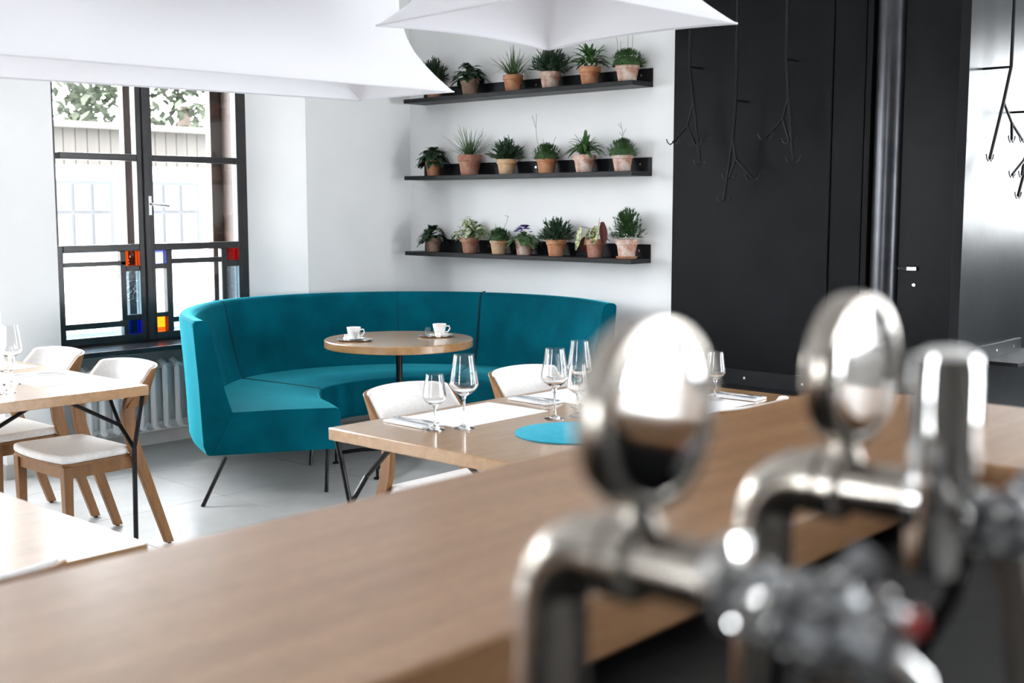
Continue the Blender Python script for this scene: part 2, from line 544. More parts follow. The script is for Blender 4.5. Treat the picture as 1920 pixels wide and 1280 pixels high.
# outer casement and brown reveal lining
wb('outer_lining', 4.745, 4.775, .66, 2.45, -.34, -.05, M_brown)
wb('outer_lining', 3.40, 3.43, .66, 2.45, -.34, -.05, M_brown)
wb('outer_lining', 3.43, 4.745, 2.42, 2.45, -.34, -.05, M_brown)
wb('outer_mullion', 4.03, 4.12, .70, 2.42, -.26, -.20, M_brown)
wb('outer_sill', 3.43, 4.745, .66, .70, -.34, -.05, M_sill)
wb('outer_stile', 4.665, 4.745, .70, 2.42, -.26, -.20, M_brown)
wb('outer_stile', 3.43, 3.50, .70, 2.42, -.26, -.20, M_brown)
# room-side sill board
sb = box(-6.69, -6.36, 3.33, 5.05, .632, .662).build('window_sill', M_sill, None, bevel=.005)
sb.parent = win
sb.location = (6.71, 0, 0)
# niche parapet under the sill is the outer leaf; radiator stands in front of it
rad = thing('radiator', 'white column radiator under the window beside the teal sofa', 'radiator', (-6.54, 0, 0))
sec = MB()
for x in (-.045, .045):
    sec.tube([(x, 0, .15), (x, 0, .17), (x, 0, .50), (x, 0, .53)], [.012, .021, .021, .012], 8)
sec.tube([(-.055, 0, .52), (0, 0, .545), (.055, 0, .52)], .022, 8)
sec.tube([(-.055, 0, .16), (0, 0, .145), (.055, 0, .16)], .022, 8)
secm = sec.mesh('section', M_rad)
ys = [3.50 + i * .085 for i in range(14)]
for y in ys:
    o = bpy.data.objects.new('section', secm)
    COL.objects.link(o)
    o.parent = rad
    o.location = (0, y, 0)
MB().tube([(0, ys[0], .52), (0, ys[-1], .52)], .016, 8).build('header_pipe', M_rad, rad)
MB().tube([(0, ys[0], .16), (0, ys[-1], .16)], .016, 8).build('header_pipe', M_rad, rad)
for y in (ys[0], ys[-1]):
    MB().box(-.05, .05, y - .012, y + .012, 0, .16).build('foot', M_rad, rad)

# ------------------------------------------------------------------ black steel clad block
XB = -2.35
wbk = MB()
wbk.box(-4.10, -2.87, YN + .03, YNE, 0, ZC)
wbk.box(-2.87, XB - .03, 7.0, YNE, 0, ZC)
wbk.box(-2.40, XB - .03, 6.02, 7.0, 0, ZC)
wbk.box(-2.87, -2.40, 6.02, 7.0, 2.6, ZC)
pt = struct(wbk.build('wall_partition', M_blackwall, None, False))
box(-4.115, -3.10, 5.99, YN + .03, 0, ZC).build('panel', M_blackwall, pt, bevel=.003)
box(-3.095, -2.915, 5.998, YN + .03, 0, ZC).build('panel', M_blackwall, pt, bevel=.003)
box(-2.905, -2.872, 5.985, YN + .03, 0, ZC).build('panel', M_blackwall, pt, bevel=.003)
MB().tube([(-2.79, 6.04, 0), (-2.79, 6.04, ZC)], .078, 32).build('column', M_column, pt)  # rounded, lighter column added so its curve catches a vertical window highlight
box(XB - .05, XB, 5.95, YNE, 0, ZC).build('panel', M_blackgloss, pt, bevel=.004)
dr = struct_empty('door_1', (-2.715, 6.03, 0), 'black steel door standing ajar')
dr.rotation_euler = (0, 0, R(14))
box(0, .31, 0, .04, .01, 2.6).build('leaf', M_blackgloss, dr, bevel=.003)
hp = box(.0, .09, -.012, 0, 1.165, 1.185).build('handle_plate', M_iron, dr, bevel=.002)
MB().box(.05, .10, -.034, -.012, 1.165, 1.185).build('handle_grip', M_bolt, hp, bevel=.002)
kh = MB().lathe([(.0085, -.008), (.0085, 0)], 12, (0, 0, 0), 'x').build('keyhole', M_bolt, dr)
kh.location = (.085, -.004, 1.09)
kh.rotation_euler = (0, 0, R(90))

# ------------------------------------------------------------------ bar counter
bar = thing('bar_counter', 'long brown oak topped bar counter turning a corner in the foreground', 'bar')
bt = MB()
bt.prism([(-1.24, -2.2), (-.735, -2.2), (-.735, 1.865), (2.2, 1.865), (2.2, 2.445), (-1.10, 2.445), (-1.18, 2.425), (-1.225, 2.38), (-1.24, 2.30)], 1.03, 1.10)
bt.build('counter_top', M_bar, bar, bevel=.006)
box(-1.19, -.82, -2.1, 2.38, 0, 1.03).build('front_body', M_blackwall, bar, False)
box(-.82, 2.1, 1.96, 2.38, 0, 1.03).build('side_body', M_blackwall, bar, False)
work = thing('back_counter', 'black work counter behind the bar carrying the beer taps', 'counter', (0, 0, 0))
box(-.81, -.16, -1.9, 1.9, .96, 1.0).build('worktop', M_hose, work, bevel=.006)
box(-.80, -.20, -1.85, 1.85, 0, .96).build('cabinet_body', M_blackwall, work, False)

# ------------------------------------------------------------------ curved sofa
sofa = thing('curved_sofa', 'teal velvet curved banquette sofa wrapped around the round table', 'sofa')
SEC = [((-4.84, 4.02), (-5.13, 3.55)), ((-5.03, 4.11), (-5.52, 3.72)), ((-5.22, 4.195), (-5.86, 3.98)), ((-5.42, 4.37), (-6.12, 4.31)),
       ((-5.50, 4.60), (-6.20, 4.62)), ((-5.49, 4.82), (-6.17, 4.95)), ((-5.43, 4.98), (-6.02, 5.28)), ((-5.34, 5.11), (-5.79, 5.54)),
       ((-5.24, 5.19), (-5.49, 5.71)), ((-5.10, 5.24), (-5.12, 5.78)), ((-4.93, 5.22), (-4.76, 5.73)), ((-4.75, 5.12), (-4.42, 5.56))]
NS = 6
pts = catmull([a + b for a, b in SEC], NS)
def sofa_frame(i):
    I = Vector((pts[i][0], pts[i][1], 0))
    B = Vector((pts[i][2], pts[i][3], 0))
    a = Vector(pts[max(i - 1, 0)][2:])
    b = Vector(pts[min(i + 1, len(pts) - 1)][2:])
    t = (b - a).normalized()
    nrm = Vector((-t.y, t.x, 0))
    if nrm.dot(B - I) < 0: nrm = -nrm
    d = (B - I).normalized()
    w = min(1, min(i, len(pts) - 1 - i) / 8)
    out = (d * (1 - w) + nrm * w).normalized()
    return I, B, out
def Z(p, z): return (p.x, p.y, z)
def seat_ring(i):
    I, B, o = sofa_frame(i)
    fr = (B - I).normalized()
    return [Z(I + fr * .02, .228), Z(I, .25), Z(I - fr * .002, .425), Z(I + fr * .006, .440), Z(I + fr * .022, .447), Z(I.lerp(B, .5), .450), Z(B, .447), Z(B + o * .112, .227)]
def back_ring(i):
    I, B, o = sofa_frame(i)
    T = .185
    return [Z(B + o * .112, .227), Z(B, .447), Z(B + o * .035, .56), Z(B + o * .085, .80), Z(B + o * .102, .895), Z(B + o * .115, .915), Z(B + o * .135, .924),
            Z(B + o * (T - .012), .922), Z(B + o * T, .908), Z(B + o * T, .88), Z(B + o * (T - .02), .6), Z(B + o * .15, .28), Z(B + o * .135, .235), Z(B + o * .122, .227)]
mods = [(0, 3 * NS), (3 * NS, 8 * NS), (8 * NS, 11 * NS)]
for a, b in mods:
    rings = [seat_ring(i) for i in range(a, b + 1)]
    MB().loft(rings).build('seat_module', M_teal, sofa, angle=50, bevel=.004)
    rings = [back_ring(i) for i in range(a, b + 1)]
    MB().loft(rings).build('backrest_module', M_teal, sofa, angle=50, bevel=.004)
# stitched and open seams
def seam_at(i, r):
    I, B, o = sofa_frame(i)
    return [Z(B + o * .034 - o * .001, .56), Z(B + o * .084, .80), Z(B + o * .1015, .895), Z(B + o * .115, .9165), Z(B + o * .18, .924)]
for i, r in ((3 * NS, .0025), (8 * NS, .006), (6 * NS + 3, .0015)):
    I, B, o = sofa_frame(i)
    MB().tube([Z(B + o * .001, .45)] + seam_at(i, r), r, 6).build('back_seam', M_tealseam, sofa)
for i in (3 * NS, 8 * NS):
    I, B, o = sofa_frame(i)
    fr = (B - I).normalized()
    MB().tube([Z(I + fr * .0, .24), Z(I - fr * .001, .425), Z(I + fr * .022, .4475), Z(I.lerp(B, .5), .4505), Z(B, .448)], .003, 6).build('seat_seam', M_tealseam, sofa)
def sleg(x, y, tx, ty, zt=.23):
    MB().tube([(x, y, 0), (tx, ty, zt)], .0105, 10).build('leg', M_iron, sofa)
sleg(-5.095, 3.332, -5.10, 3.48)
sleg(-4.882, 3.95, -4.89, 3.97)
sleg(-5.465, 4.307, -5.50, 4.36)
for i in (24, 36, 48, 56, 64):
    I, B, o = sofa_frame(i)
    q = I.lerp(B, .12)
    sleg(q.x, q.y, q.x, q.y)
    q = B + o * .05
    sleg(q.x, q.y, q.x, q.y)

# ------------------------------------------------------------------ round table
RT = (-5.09, 4.67)
rt = thing('round_table', 'round oak cafe table on a black pedestal inside the sofa', 'table', (RT[0], RT[1], 0))
MB().lathe([(.40, .695), (.424, .695), (.428, .699), (.428, .736), (.424, .740), (.40, .740)], 72).build('table_top', M_oakx, rt)
MB().lathe([(.13, .693), (.13, .685), (.03, .66), (.022, .65)], 24).build('top_plate', M_iron, rt)
MB().tube([(0, 0, .07), (0, 0, .69)], .0185, 16).build('column', M_iron, rt)
for fx, fy in ((-.28, -.21), (.25, -.47), (.28, .21), (-.25, .40)):
    v = Vector((fx, fy, 0)).normalized() * .38
    f = MB().tube([(0, 0, .10), (v.x * .6, v.y * .6, .085), (v.x, v.y, .06)], .012, 8).build('base_arm', M_iron, rt)
    MB().lathe([(.022, 0), (.022, .008), (.008, .014), (.008, .06)], 14, (v.x, v.y, 0)).build('glide', M_iron, f)

# ------------------------------------------------------------------ dining tables
def y_leg(parent, cx, cy, sx, sy):
    """three branch black rod leg at a corner; sx, sy point inwards"""
    def P(a, b, z): return (cx + sx * a, cy + sy * b, z)
    N = P(.05, .05, .48)
    m = P(.09, .09, .58)
    l = MB()
    l.tube([P(.055, .055, 0), N], .0105, 10)
    l.tube([N, P(.02, .02, .71)], .0095, 10)
    l.tube([N, m], .009, 8)
    l.tube([m, P(.05, .33, .71)], .0085, 8)
    l.tube([m, P(.26, .05, .71)], .0085, 8)
    l.build('leg', M_iron, parent)
def table(label, x0, x1, y0, y1, mat, grp='rectangular oak dining tables'):
    cx, cy = (x0 + x1) / 2, (y0 + y1) / 2
    hx, hy = (x1 - x0) / 2, (y1 - y0) / 2
    t = thing('dining_table', label, 'table', (cx, cy, 0), 0, grp)
    box(-hx, hx, -hy, hy, .708, .75).build('table_top', mat, t, bevel=.003)
    for sx in (-1, 1):
        for sy in (-1, 1):
            y_leg(t, sx * hx, sy * hy, -sx, -sy)
    if hy > hx: box(-.02, .02, -hy + .3, hy - .3, .68, .708).build('rail', M_iron, t)
    else: box(-hx + .3, hx - .3, -.02, .02, .68, .708).build('rail', M_iron, t)
    return t
table('oak dining table with a teal round mat in front of the sofa', -3.16, -2.30, 2.57, 4.25, M_oak)
table('oak dining table by the window pier at the left edge', -6.10, -4.485, 1.86, 2.69, M_oakx)
table('bare pale oak table at lower left, nearest the bar', -3.22, -2.36, -.25, 1.40, M_oak)

# ------------------------------------------------------------------ chairs
def make_chair(label):
    t = thing('dining_chair', label, 'chair', (0, 0, 0), 0, 'oak chairs with cream upholstery')
    # seat pad
    out = []
    n = 8
    for i in range(n + 1):
        u = -1 + 2 * i / n
        out.append((u * .215, -.262 + .022 * u * u))
    full = [(-.232, -.20)] + [(-.222, -.228)] + out[0:] + [(.222, -.228), (.232, -.20), (.215, .05), (.20, .085), (-.20, .085), (-.215, .05)]
    MB().prism(full, .432, .468).build('seat_pad', M_cloth, t, bevel=.012, seg=3)
    inn = [(x * .985, y * .985) for x, y in full]
    MB().prism(inn, .420, .432).build('seat_board', M_chair, t)
    box(-.20, .20, -.225, -.20, .365, .42).build('seat_rail', M_chair, t, bevel=.002)
    box(-.20, .20, .055, .08, .365, .42).build('seat_rail', M_chair, t, bevel=.002)
    for s in (-1, 1):
        MB().box(min(s * .205, s * .18), max(s * .205, s * .18), -.21, .09, .365, .42).build('side_rail', M_chair, t, bevel=.002)
        # front leg
        a = s * .205
        MB().loft([[(a + dx * w, -.215 + dy * w, z) for dx, dy in ((-1, -1), (1, -1), (1, 1), (-1, 1))] for z, w in ((0, .0145), (.42, .021))]).build('leg', M_chair, t, bevel=.003)
        # rear leg, cranked and carrying the backrest
        prof = [(.228, .006), (.268, .006), (.108, .50), (.094, .60), (.100, .65), (.094, .69), (.068, .692), (.050, .66), (.040, .61), (.052, .50)]
        lg = MB().prism(prof, s * .218 - .013, s * .218 + .013, 'yz').build('leg', M_chair, t, bevel=.003)
        MB().lathe([(.009, 0), (.009, .008)], 10, (s * .222, .248, 0)).build('glide', M_iron, lg)
    # backrest band
    def band(A0, A1, r0, r1, zb, zt):
        rings = []
        for i in range(25):
            u = -1 + 2 * i / 24
            ring = []
            for z, rr, A in ((zb, r0, A0), (zt, r0, A1), (zt, r1, A1), (zb, r1, A0)):
                a = R(A) * u
                x = (.226 + rr) * math.sin(a)
                y = .047 + (.165 + rr) * max(math.cos(a), 0) ** .75 + (z - .63) * .42
                ring.append((x, y, z + .012 * (1 - u * u) * (1 if z > .7 else 0)))
            rings.append(ring)
        return MB().loft(rings)
    band(96, 71, 0, .014, .635, .792).build('backrest_shell', M_chair, t, bevel=.003, angle=50)
    band(94, 70, -.024, -.001, .630, .798).build('backrest_pad', M_cloth, t, bevel=.008, seg=3, angle=50)
    return t
ch = make_chair('cream upholstered oak chair nearest the teal sofa at the left table')
ch.location = (-4.87, 2.615, 0)
G = 'oak chairs with cream upholstery'
dup(ch, (-5.53, 2.625, 0), R(0), 'cream upholstered oak chair by the window pier, behind the left table', G)
dup(ch, (-3.19, 3.15, 0), R(90), 'cream backed oak chair at the nearer end of the middle table, on its sofa side', G)
dup(ch, (-3.19, 3.84, 0), R(90), 'cream backed oak chair at the farther end of the middle table, on its sofa side', G)
dup(ch, (-2.40, 3.75, 0), R(-90), 'oak chair whose pale back rim shows between the two medallion taps', G)
dup(ch, (-2.45, .93, 0), R(-90), 'chair whose pale back rim shows at the bare lower left table', G)

# ------------------------------------------------------------------ table settings
def lathe_thing(name, label, cat, prof, mat, loc, grp=None, n=28):
    o = MB().lathe(prof, n).build(name, mat)
    o.location = loc
    return tag(o, label, cat, grp)
def goblet_prof(h, rb, rmax, rtop, hb):
    """closed profile, foot, stem, bowl outside then inside"""
    s = h - hb
    p = [(.002, 0), (rb, 0), (rb, .002), (rb * .5, .006), (.006, .014), (.0042, .03), (.0042, s - .012), (.008, s)]
    for t, r in ((.06, .45), (.15, .78), (.24, .97), (.28, 1), (.34, .985), (.6, None), (1, None)):
        rr = rmax * r if r else rmax * .985 + (rtop - rmax * .985) * (t - .34) / .66
        p.append((rr, s + hb * t))
    q = []
    for t, r in ((1, None), (.6, None), (.34, .985), (.28, 1), (.24, .965), (.15, .76), (.085, .45)):
        rr = rmax * r if r else rmax * .985 + (rtop - rmax * .985) * (t - .34) / .66
        q.append((rr - .0012, s + hb * t))
    return p + q + [(.001, s + hb * .07)]
BIG = goblet_prof(.25, .037, .049, .034, .14)
SML = goblet_prof(.188, .034, .040, .029, .108)
big_me = MB().lathe(BIG, 32).mesh('wine_glass', M_glass)
sml_me = MB().lathe(SML, 32).mesh('water_goblet', M_glass)
def glass_at(big, x, y, label, z=.7508, grp='stemmed glasses'):
    o = bpy.data.objects.new('wine_glass' if big else 'water_goblet', big_me if big else sml_me)
    COL.objects.link(o)
    o.location = (x, y, z)
    tag(o, label, 'glass', grp)
glass_at(False, -2.862, 2.785, 'small clear goblet nearest the corner of the middle table')
glass_at(True, -2.80, 2.862, 'tall clear wine glass beside the small goblet on the nearest placemat', .7528)
glass_at(True, -2.697, 3.216, 'tall clear wine glass just behind the teal round mat')
glass_at(False, -2.927, 3.477, 'small goblet behind the tall wine glass at the second placemat')
glass_at(True, -2.785, 3.465, 'tall wine glass rising above the sofa seat next to the beer tap')
glass_at(False, -2.67, 3.31, 'small goblet between the teal mat and the beer tap')
glass_at(False, -2.50, 3.95, 'small goblet seen between the two beer tap medallions')
glass_at(True, -4.93, 2.31, 'tall clear wine glass at the left picture edge on the left table')
glass_at(False, -4.71, 2.185, 'small clear goblet at the left picture edge, in front of the wine glass')
glass_at(True, -5.42, 2.36, 'tall wine glass farthest left on the left table, near the pier chair')

def cutlery_fork():
    m = MB()
    m.loft([[(x, -w, z), (x, w, z), (x, w, z + .002), (x, -w, z + .002)] for x, w, z in ((-.10, .005, .001), (-.03, .0035, .002), (.02, .003, .004), (.045, .010, .003), (.06, .011, .002))])
    for k in (-1, -.33, .33, 1):
        m.box(.058, .10, k * .0095 - .0012, k * .0095 + .0012, .002, .0038)
    return m
def cutlery_knife():
    m = MB()
    m.loft([[(x, -w, .001), (x, w, .001), (x, w, .004), (x, -w, .004)] for x, w in ((-.11, .0065), (-.02, .0055), (-.01, .004), (.0, .008), (.08, .009), (.105, .003))])
    return m
fork_me = cutlery_fork().mesh('fork', M_steel)
knife_me = cutlery_knife().mesh('knife', M_steel)
def put(name, me, x, y, z, rz, label, cat, grp=None):
    o = bpy.data.objects.new(name, me)
    COL.objects.link(o)
    o.location = (x, y, z)
    o.rotation_euler = (0, 0, R(rz))
    return tag(o, label, cat, grp)
mat_me = MB().prism(rrect(-.15, .15, -.23, .23, .003, 2), 0, .0012).mesh('placemat', M_paper, False)
matx_me = MB().prism(rrect(-.23, .23, -.15, .15, .003, 2), 0, .0012).mesh('placemat', M_paper, False)
nap_me = MB().prism(rrect(-.105, .105, -.05, .05, .006, 3), 0, .006).mesh('napkin', M_paper)
def setting(mx, my, face, where, corner):
    ax = face in ('e', 'w')
    put('placemat', mat_me if ax else matx_me, mx, my, .7504, 0, 'white paper placemat ' + where, 'placemat', 'paper placemats')
    if corner is None: return
    nx, ny, rz = corner
    put('napkin', nap_me, nx, ny, .7516, rz, 'folded white napkin under cutlery ' + where, 'napkin', 'folded napkins')
    c, s = math.cos(R(rz)), math.sin(R(rz))
    put('fork', fork_me, nx - s * .018, ny + c * .018, .758, rz + 4, 'steel fork on the folded napkin ' + where, 'fork', 'forks')
    put('knife', knife_me, nx + s * .018, ny - c * .018, .758, rz - 4, 'steel knife on the folded napkin ' + where, 'knife', 'knives')
setting(-2.965, 3.09, 'e', 'before the nearer sofa-side chair', (-3.0, 2.815, -2))
setting(-2.965, 3.74, 'e', 'before the farther sofa-side chair', (-3.0, 3.46, -3))
setting(-2.50, 3.76, 'w', 'before the chair between the two taps', (-2.47, 4.06, 2))
setting(-4.99, 2.50, 's', 'in front of the chair nearest the sofa', (-5.12, 2.52, 80))
setting(-5.60, 2.49, 's', 'in front of the chair by the pier', None)
tm_ = lathe_thing('round_placemat', 'round teal felt mat lying on the middle oak table', 'placemat', [(.185, 0), (.19, .001), (.19, .004), (.185, .005)], M_tealmat, (-2.478, 3.045, .7502), None, 56)

# ------------------------------------------------------------------ coffee service
def coffee(x, y, rz, which, spots):
    tr = MB()
    e = [(math.cos(2 * math.pi * k / 40), math.sin(2 * math.pi * k / 40)) for k in range(40)]
    tr.loft([[(.105 * s * a, .075 * s * b, z) for a, b in e] for s, z in ((.80, 0), (.86, .0), (1.0, .008), (1.0, .0095), (.85, .0025), (.5, .0025))])
    o = put('serving_tray', tr.mesh('serving_tray', M_tray), x, y, .7402, rz, 'oval steel tray on the round table, ' + which, 'tray', 'coffee trays')
    z = .7435
    (sx, sy), (gx, gy), (jx, jy) = spots
    so = MB().lathe([(.035, 0), (.05, .004), (.062, .010), (.062, .012), (.045, .006), (.03, .005)], 28).mesh('saucer', M_white)
    put('saucer', so, x + sx, y + sy, z, 0, 'white saucer under the coffee cup, ' + which, 'saucer', 'saucers')
    cp = thing('coffee_cup', 'white porcelain coffee cup on the steel tray, ' + which, 'cup', (x + sx, y + sy, z + .0062), R(rz), 'coffee cups')
    MB().lathe([(.020, 0), (.024, .004), (.034, .03), (.039, .055), (.041, .066), (.039, .066), (.036, .052), (.031, .028), (.02, .008), (.003, .006)], 28).build('bowl', M_white, cp)
    MB().tube([(.036, 0, .052), (.055, 0, .054), (.060, 0, .038), (.048, 0, .02), (.030, 0, .018)], .0042, 8).build('handle', M_white, cp)
    gl = MB().lathe([(.017, 0), (.019, .002), (.020, .05), (.0185, .05), (.0175, .006), (.002, .005)], 20).mesh('shot_glass', M_glass)
    put('shot_glass', gl, x + gx, y + gy, z, 0, 'little clear water glass beside the coffee cup, ' + which, 'glass', 'little water glasses')
    jg = MB().lathe([(.014, 0), (.018, .006), (.018, .02), (.014, .03), (.016, .036), (.014, .036), (.012, .03), (.002, .01)], 20).mesh('cream_jug', M_white)
    put('cream_jug', jg, x + jx, y + jy, z, 0, 'small white creamer beside the coffee cup, ' + which, 'creamer', 'creamers')
coffee(-5.19, 4.42, 42, 'nearer the left end of the sofa', ((-.018, .012), (.030, -.005), (-.005, -.05)))
coffee(-5.0, 4.88, 48, 'nearer the right end of the sofa', ((.018, .012), (-.055, -.01), (.055, -.035)))

# ------------------------------------------------------------------ plant shelves
def wall_shelf(label, z, x0=-6.255, x1=-4.28, bolts=()):
    s = thing('wall_shelf', label, 'shelf', (0, YN, z), 0, 'black steel plant shelves')
    box(x0, x1, -.205, 0, -.028, 0).build('shelf_board', M_shelfsteel, s, bevel=.002)
    box(x0, x1, -.010, -.001, 0, .085).build('back_plate', M_shelfsteel, s, bevel=.001)
    for bx in bolts:
        b = MB().lathe([(.007, -.003), (.007, .0)], 10, (0, 0, 0), 'x').build('bolt', M_bolt, s)
        b.rotation_euler = (0, 0, R(90))
        b.location = (bx, -.010, .045)
    return s
wall_shelf('black steel plant shelf, uppermost of the three on the white wall', 2.235, bolts=(-4.36, -5.2, -6.0))
wall_shelf('black steel plant shelf, middle of the three on the white wall', 1.706, bolts=(-4.36, -5.2, -6.0))
wall_shelf('black steel plant shelf, lowest of the three, just above the sofa', 1.181, bolts=(-4.36, -4.78, -5.63))

rnd = random.Random(7)
def leaf(m, p, d, ln, wd, droop=.0, seg=3, fold=.15):
    """blade with a mid fold, bending down along its length"""
    d = Vector(d).normalized()
    side = d.cross(Vector((0, 0, 1)))
    if side.length < .05: side = Vector((1, 0, 0))
    side.normalize()
    vs = []
    p = Vector(p)
    for i in range(seg + 1):
        t = i / seg
        w = wd * .5 * (math.sin(math.pi * (t * .88 + .08)) ** .8)
        c = p + d * ln * t + Vector((0, 0, -droop * ln * t * t))
        up = side.cross(d) * (-fold * w)
        vs += [c - side * w, c + up, c + side * w]
    fs = []
    for i in range(seg):
        a = i * 3
        fs += [(a, a + 1, a + 4, a + 3), (a + 1, a + 2, a + 5, a + 4)]
    m.add(vs, fs)
def rdir(el0, el1):
    a = rnd.uniform(0, 2 * math.pi)
    e = R(rnd.uniform(el0, el1))
    return Vector((math.cos(a) * math.cos(e), math.sin(a) * math.cos(e), math.sin(e)))
def pl_broad(m, r, h):
    for i in range(85):
        d = rdir(-5, 85)
        b = Vector((d.x * r * .5, d.y * r * .5, h * (.1 + .75 * max(0, d.z) * rnd.uniform(.6, 1))))
        leaf(m, b, (d.x, d.y, .25 * d.z), r * rnd.uniform(.55, .8), r * .44, rnd.uniform(.35, .95))
def pl_grass(m, r, h):
    for i in range(150):
        d = rdir(38, 88)
        b = (d.x * r * .3, d.y * r * .3, 0)
        leaf(m, b, d, h * rnd.uniform(.7, 1.35), .0055, rnd.uniform(.1, .75), 6, .3)
def pl_bush(m, r, h):
    for i in range(170):
        d = rdir(0, 85)
        l = r * rnd.uniform(.6, 1.2)
        b = Vector((d.x * r * .3, d.y * r * .3, h * .1))
        e = b + Vector((d.x * l * .85, d.y * l * .85, d.z * h * rnd.uniform(.6, 1.05)))
        m.tube([b, b.lerp(e, .55) + Vector((0, 0, .006)), e], [.003, .0035, .002], 4)
        for k in range(2):
            q = b.lerp(e, rnd.uniform(.5, .95))
            d2 = (d + Vector((rnd.uniform(-.8, .8), rnd.uniform(-.8, .8), rnd.uniform(-.2, .7)))).normalized()
            m.tube([q, q + d2 * rnd.uniform(.022, .042)], [.0036, .0018], 4)
def pl_lance(m, r, h):
    for i in range(95):
        d = rdir(5, 85)
        b = Vector((d.x * r * .25, d.y * r * .25, h * rnd.uniform(.1, .5)))
        leaf(m, b, d, r * rnd.uniform(.65, 1.05), .021, rnd.uniform(.2, .75), 4, .3)
def pl_moss(m, r, h):
    for i in range(420):
        d = rdir(-8, 88)
        k_ = rnd.uniform(.85, 1.12)
        e = Vector((d.x * r * k_, d.y * r * k_, d.z * h * .72 * k_ + .004))
        b = e * .78
        d2 = (d + Vector((rnd.uniform(-.6, .6), rnd.uniform(-.6, .6), rnd.uniform(0, .8)))).normalized()
        leaf(m, b, d2, r * .34, .0065, .1, 2)
    vs = [(math.cos(a * math.pi / 8) * r * .8 * c, math.sin(a * math.pi / 8) * r * .8 * c, h * .5 * s) for c, s in ((1, 0), (.85, .6), (.5, .9), (.05, 1)) for a in range(16)]
    m.add(vs, [(i * 16 + k, i * 16 + (k + 1) % 16, (i + 1) * 16 + (k + 1) % 16, (i + 1) * 16 + k) for i in range(3) for k in range(16)])
def pl_feather(m, r, h):
    for i in range(520):
        d = rdir(-5, 88)
        q_ = rnd.uniform(.25, .95)
        e = Vector((d.x * r * q_, d.y * r * q_, h * .12 + max(.0, d.z) * h * q_ * .85))
        for k in range(3):
            leaf(m, e, (d + Vector((rnd.uniform(-.7, .7), rnd.uniform(-.7, .7), rnd.uniform(0, .9)))), r * .32, .007, .1, 2)
def pl_varieg(m, r, h):
    for i in range(26):
        d = rdir(15, 80)
        e = Vector((d.x * r, d.y * r * .7, d.z * h))
        m.tube([(0, 0, 0), e * .6 + Vector((0, 0, .01)), e], .002, 4)
        for k in range(5):
            q = e * rnd.uniform(.55, 1.05)
            leaf(m, q, rdir(-40, 50), .046, .032, .4)
KINDS = {'broad': (pl_broad, M_leafd), 'grass': (pl_grass, M_leafg), 'bush': (pl_bush, M_leafd), 'lance': (pl_lance, M_leafm),
         'moss': (pl_moss, M_moss), 'feather': (pl_feather, M_moss), 'varieg': (pl_varieg, M_varieg), 'violet': (pl_broad, M_leafg)}
def potted(x, z, r, h, potm, kind, pr_, ph, label, extra=None, saucer=False):
    y = 5.905
    t = thing('potted_plant', label, 'potted plant', (x, y, z), rnd.uniform(0, .4), 'potted plants on the wall shelves')
    b = .006 if saucer else 0
    hb = h - b
    prof = [(r * .70, b), (r * .72, b + .002), (r * .90, b + hb * .68), (r * .99, b + hb * .70), (r, b + hb * .72), (r, b + hb * .985), (r * .98, b + hb), (r * .88, b + hb), (r * .86, b + hb * .84)]
    MB().lathe(prof, 28).build('pot', M_pots[potm], t)
    if saucer: MB().lathe([(r * .85, 0), (r * 1.0, .014), (r * .95, .014), (r * .8, .006)], 28).build('saucer', M_pots[0], t)
    MB().lathe([(.002, h * .845), (r * .86, h * .85)], 20, cap=False).build('soil', M_soil, t)
    if kind == 'maranta':
        st = MB()
        for dx, dy, dz, lx, ly, lz, ln, wd, mt in ((-.085, -.03, .095, -.15, -.2, -1, .145, .088, M_maranta), (-.03, -.02, .085, -.2, -.3, -1, .11, .04, M_maranta), (.02, -.03, .10, .05, -.4, -1, .115, .06, M_maranta),
                                                   (.055, -.01, .125, .22, -.2, -1, .14, .055, M_marantar), (.03, .02, .05, .3, .3, -.3, .07, .04, M_maranta), (-.075, .01, .03, .05, -.1, -.9, .09, .075, M_marantar)):
            e = Vector((dx, dy, h * .85 + dz))
            st.tube([(0, 0, h * .84), (dx * .5, dy * .5, h * .85 + dz * .9), e], .002, 5)
            lm = MB()
            leaf(lm, (0, 0, 0), (lx, ly, lz), ln, wd, .05, 6, .35)
            lo = lm.build('leaf', mt, t)
            lo.location = e
        st.tube([(.01, 0, h * .84), (.03, 0, h * .85 + .15)], .0014, 5)
        st.build('stem', M_twig, t)
        return t
    fn, fm = KINDS[kind]
    m = MB()
    fn(m, pr_ * 1.12, ph * 1.25)
    m.v = [(a, min(b_, .088), c) for a, b_, c in m.v]
    f = m.build('foliage', fm, t, smooth=False)
    f.location = (0, 0, h * .86)
    if kind == 'violet':
        v = MB()
        for i in range(44):
            d = rdir(15, 88)
            c = Vector((d.x * .06, d.y * .06, .035 + d.z * .06))
            for k in range(5):
                a = 2 * math.pi * k / 5
                leaf(v, c, (math.cos(a) + d.x * .6, math.sin(a) + d.y * .6, .35), .02, .018, .1, 2)
        fl = v.build('flowers', M_violetf, t, smooth=False)
        fl.location = (0, 0, h * .92)
    if extra:
        tw = MB()
        for p in extra:
            tw.tube([(a, b_, h * .85 + c) for a, b_, c in p], .0013, 5)
        tw.build('twig', M_twig, t)
    return t
z1, z2, z3 = 2.2352, 1.7062, 1.1812
potted(-6.05, z1, .062, .115, 1, 'bush', .09, .13, 'dark bushy plant half hidden by the hanging lamp, upper shelf')
potted(-5.708, z1, .064, .112, 4, 'broad', .105, .10, 'dark broad-leaved plant in greyish pot, second on the upper shelf')
potted(-5.317, z1, .066, .108, 0, 'grass', .09, .15, 'wispy grass in an orange pot on the upper shelf')
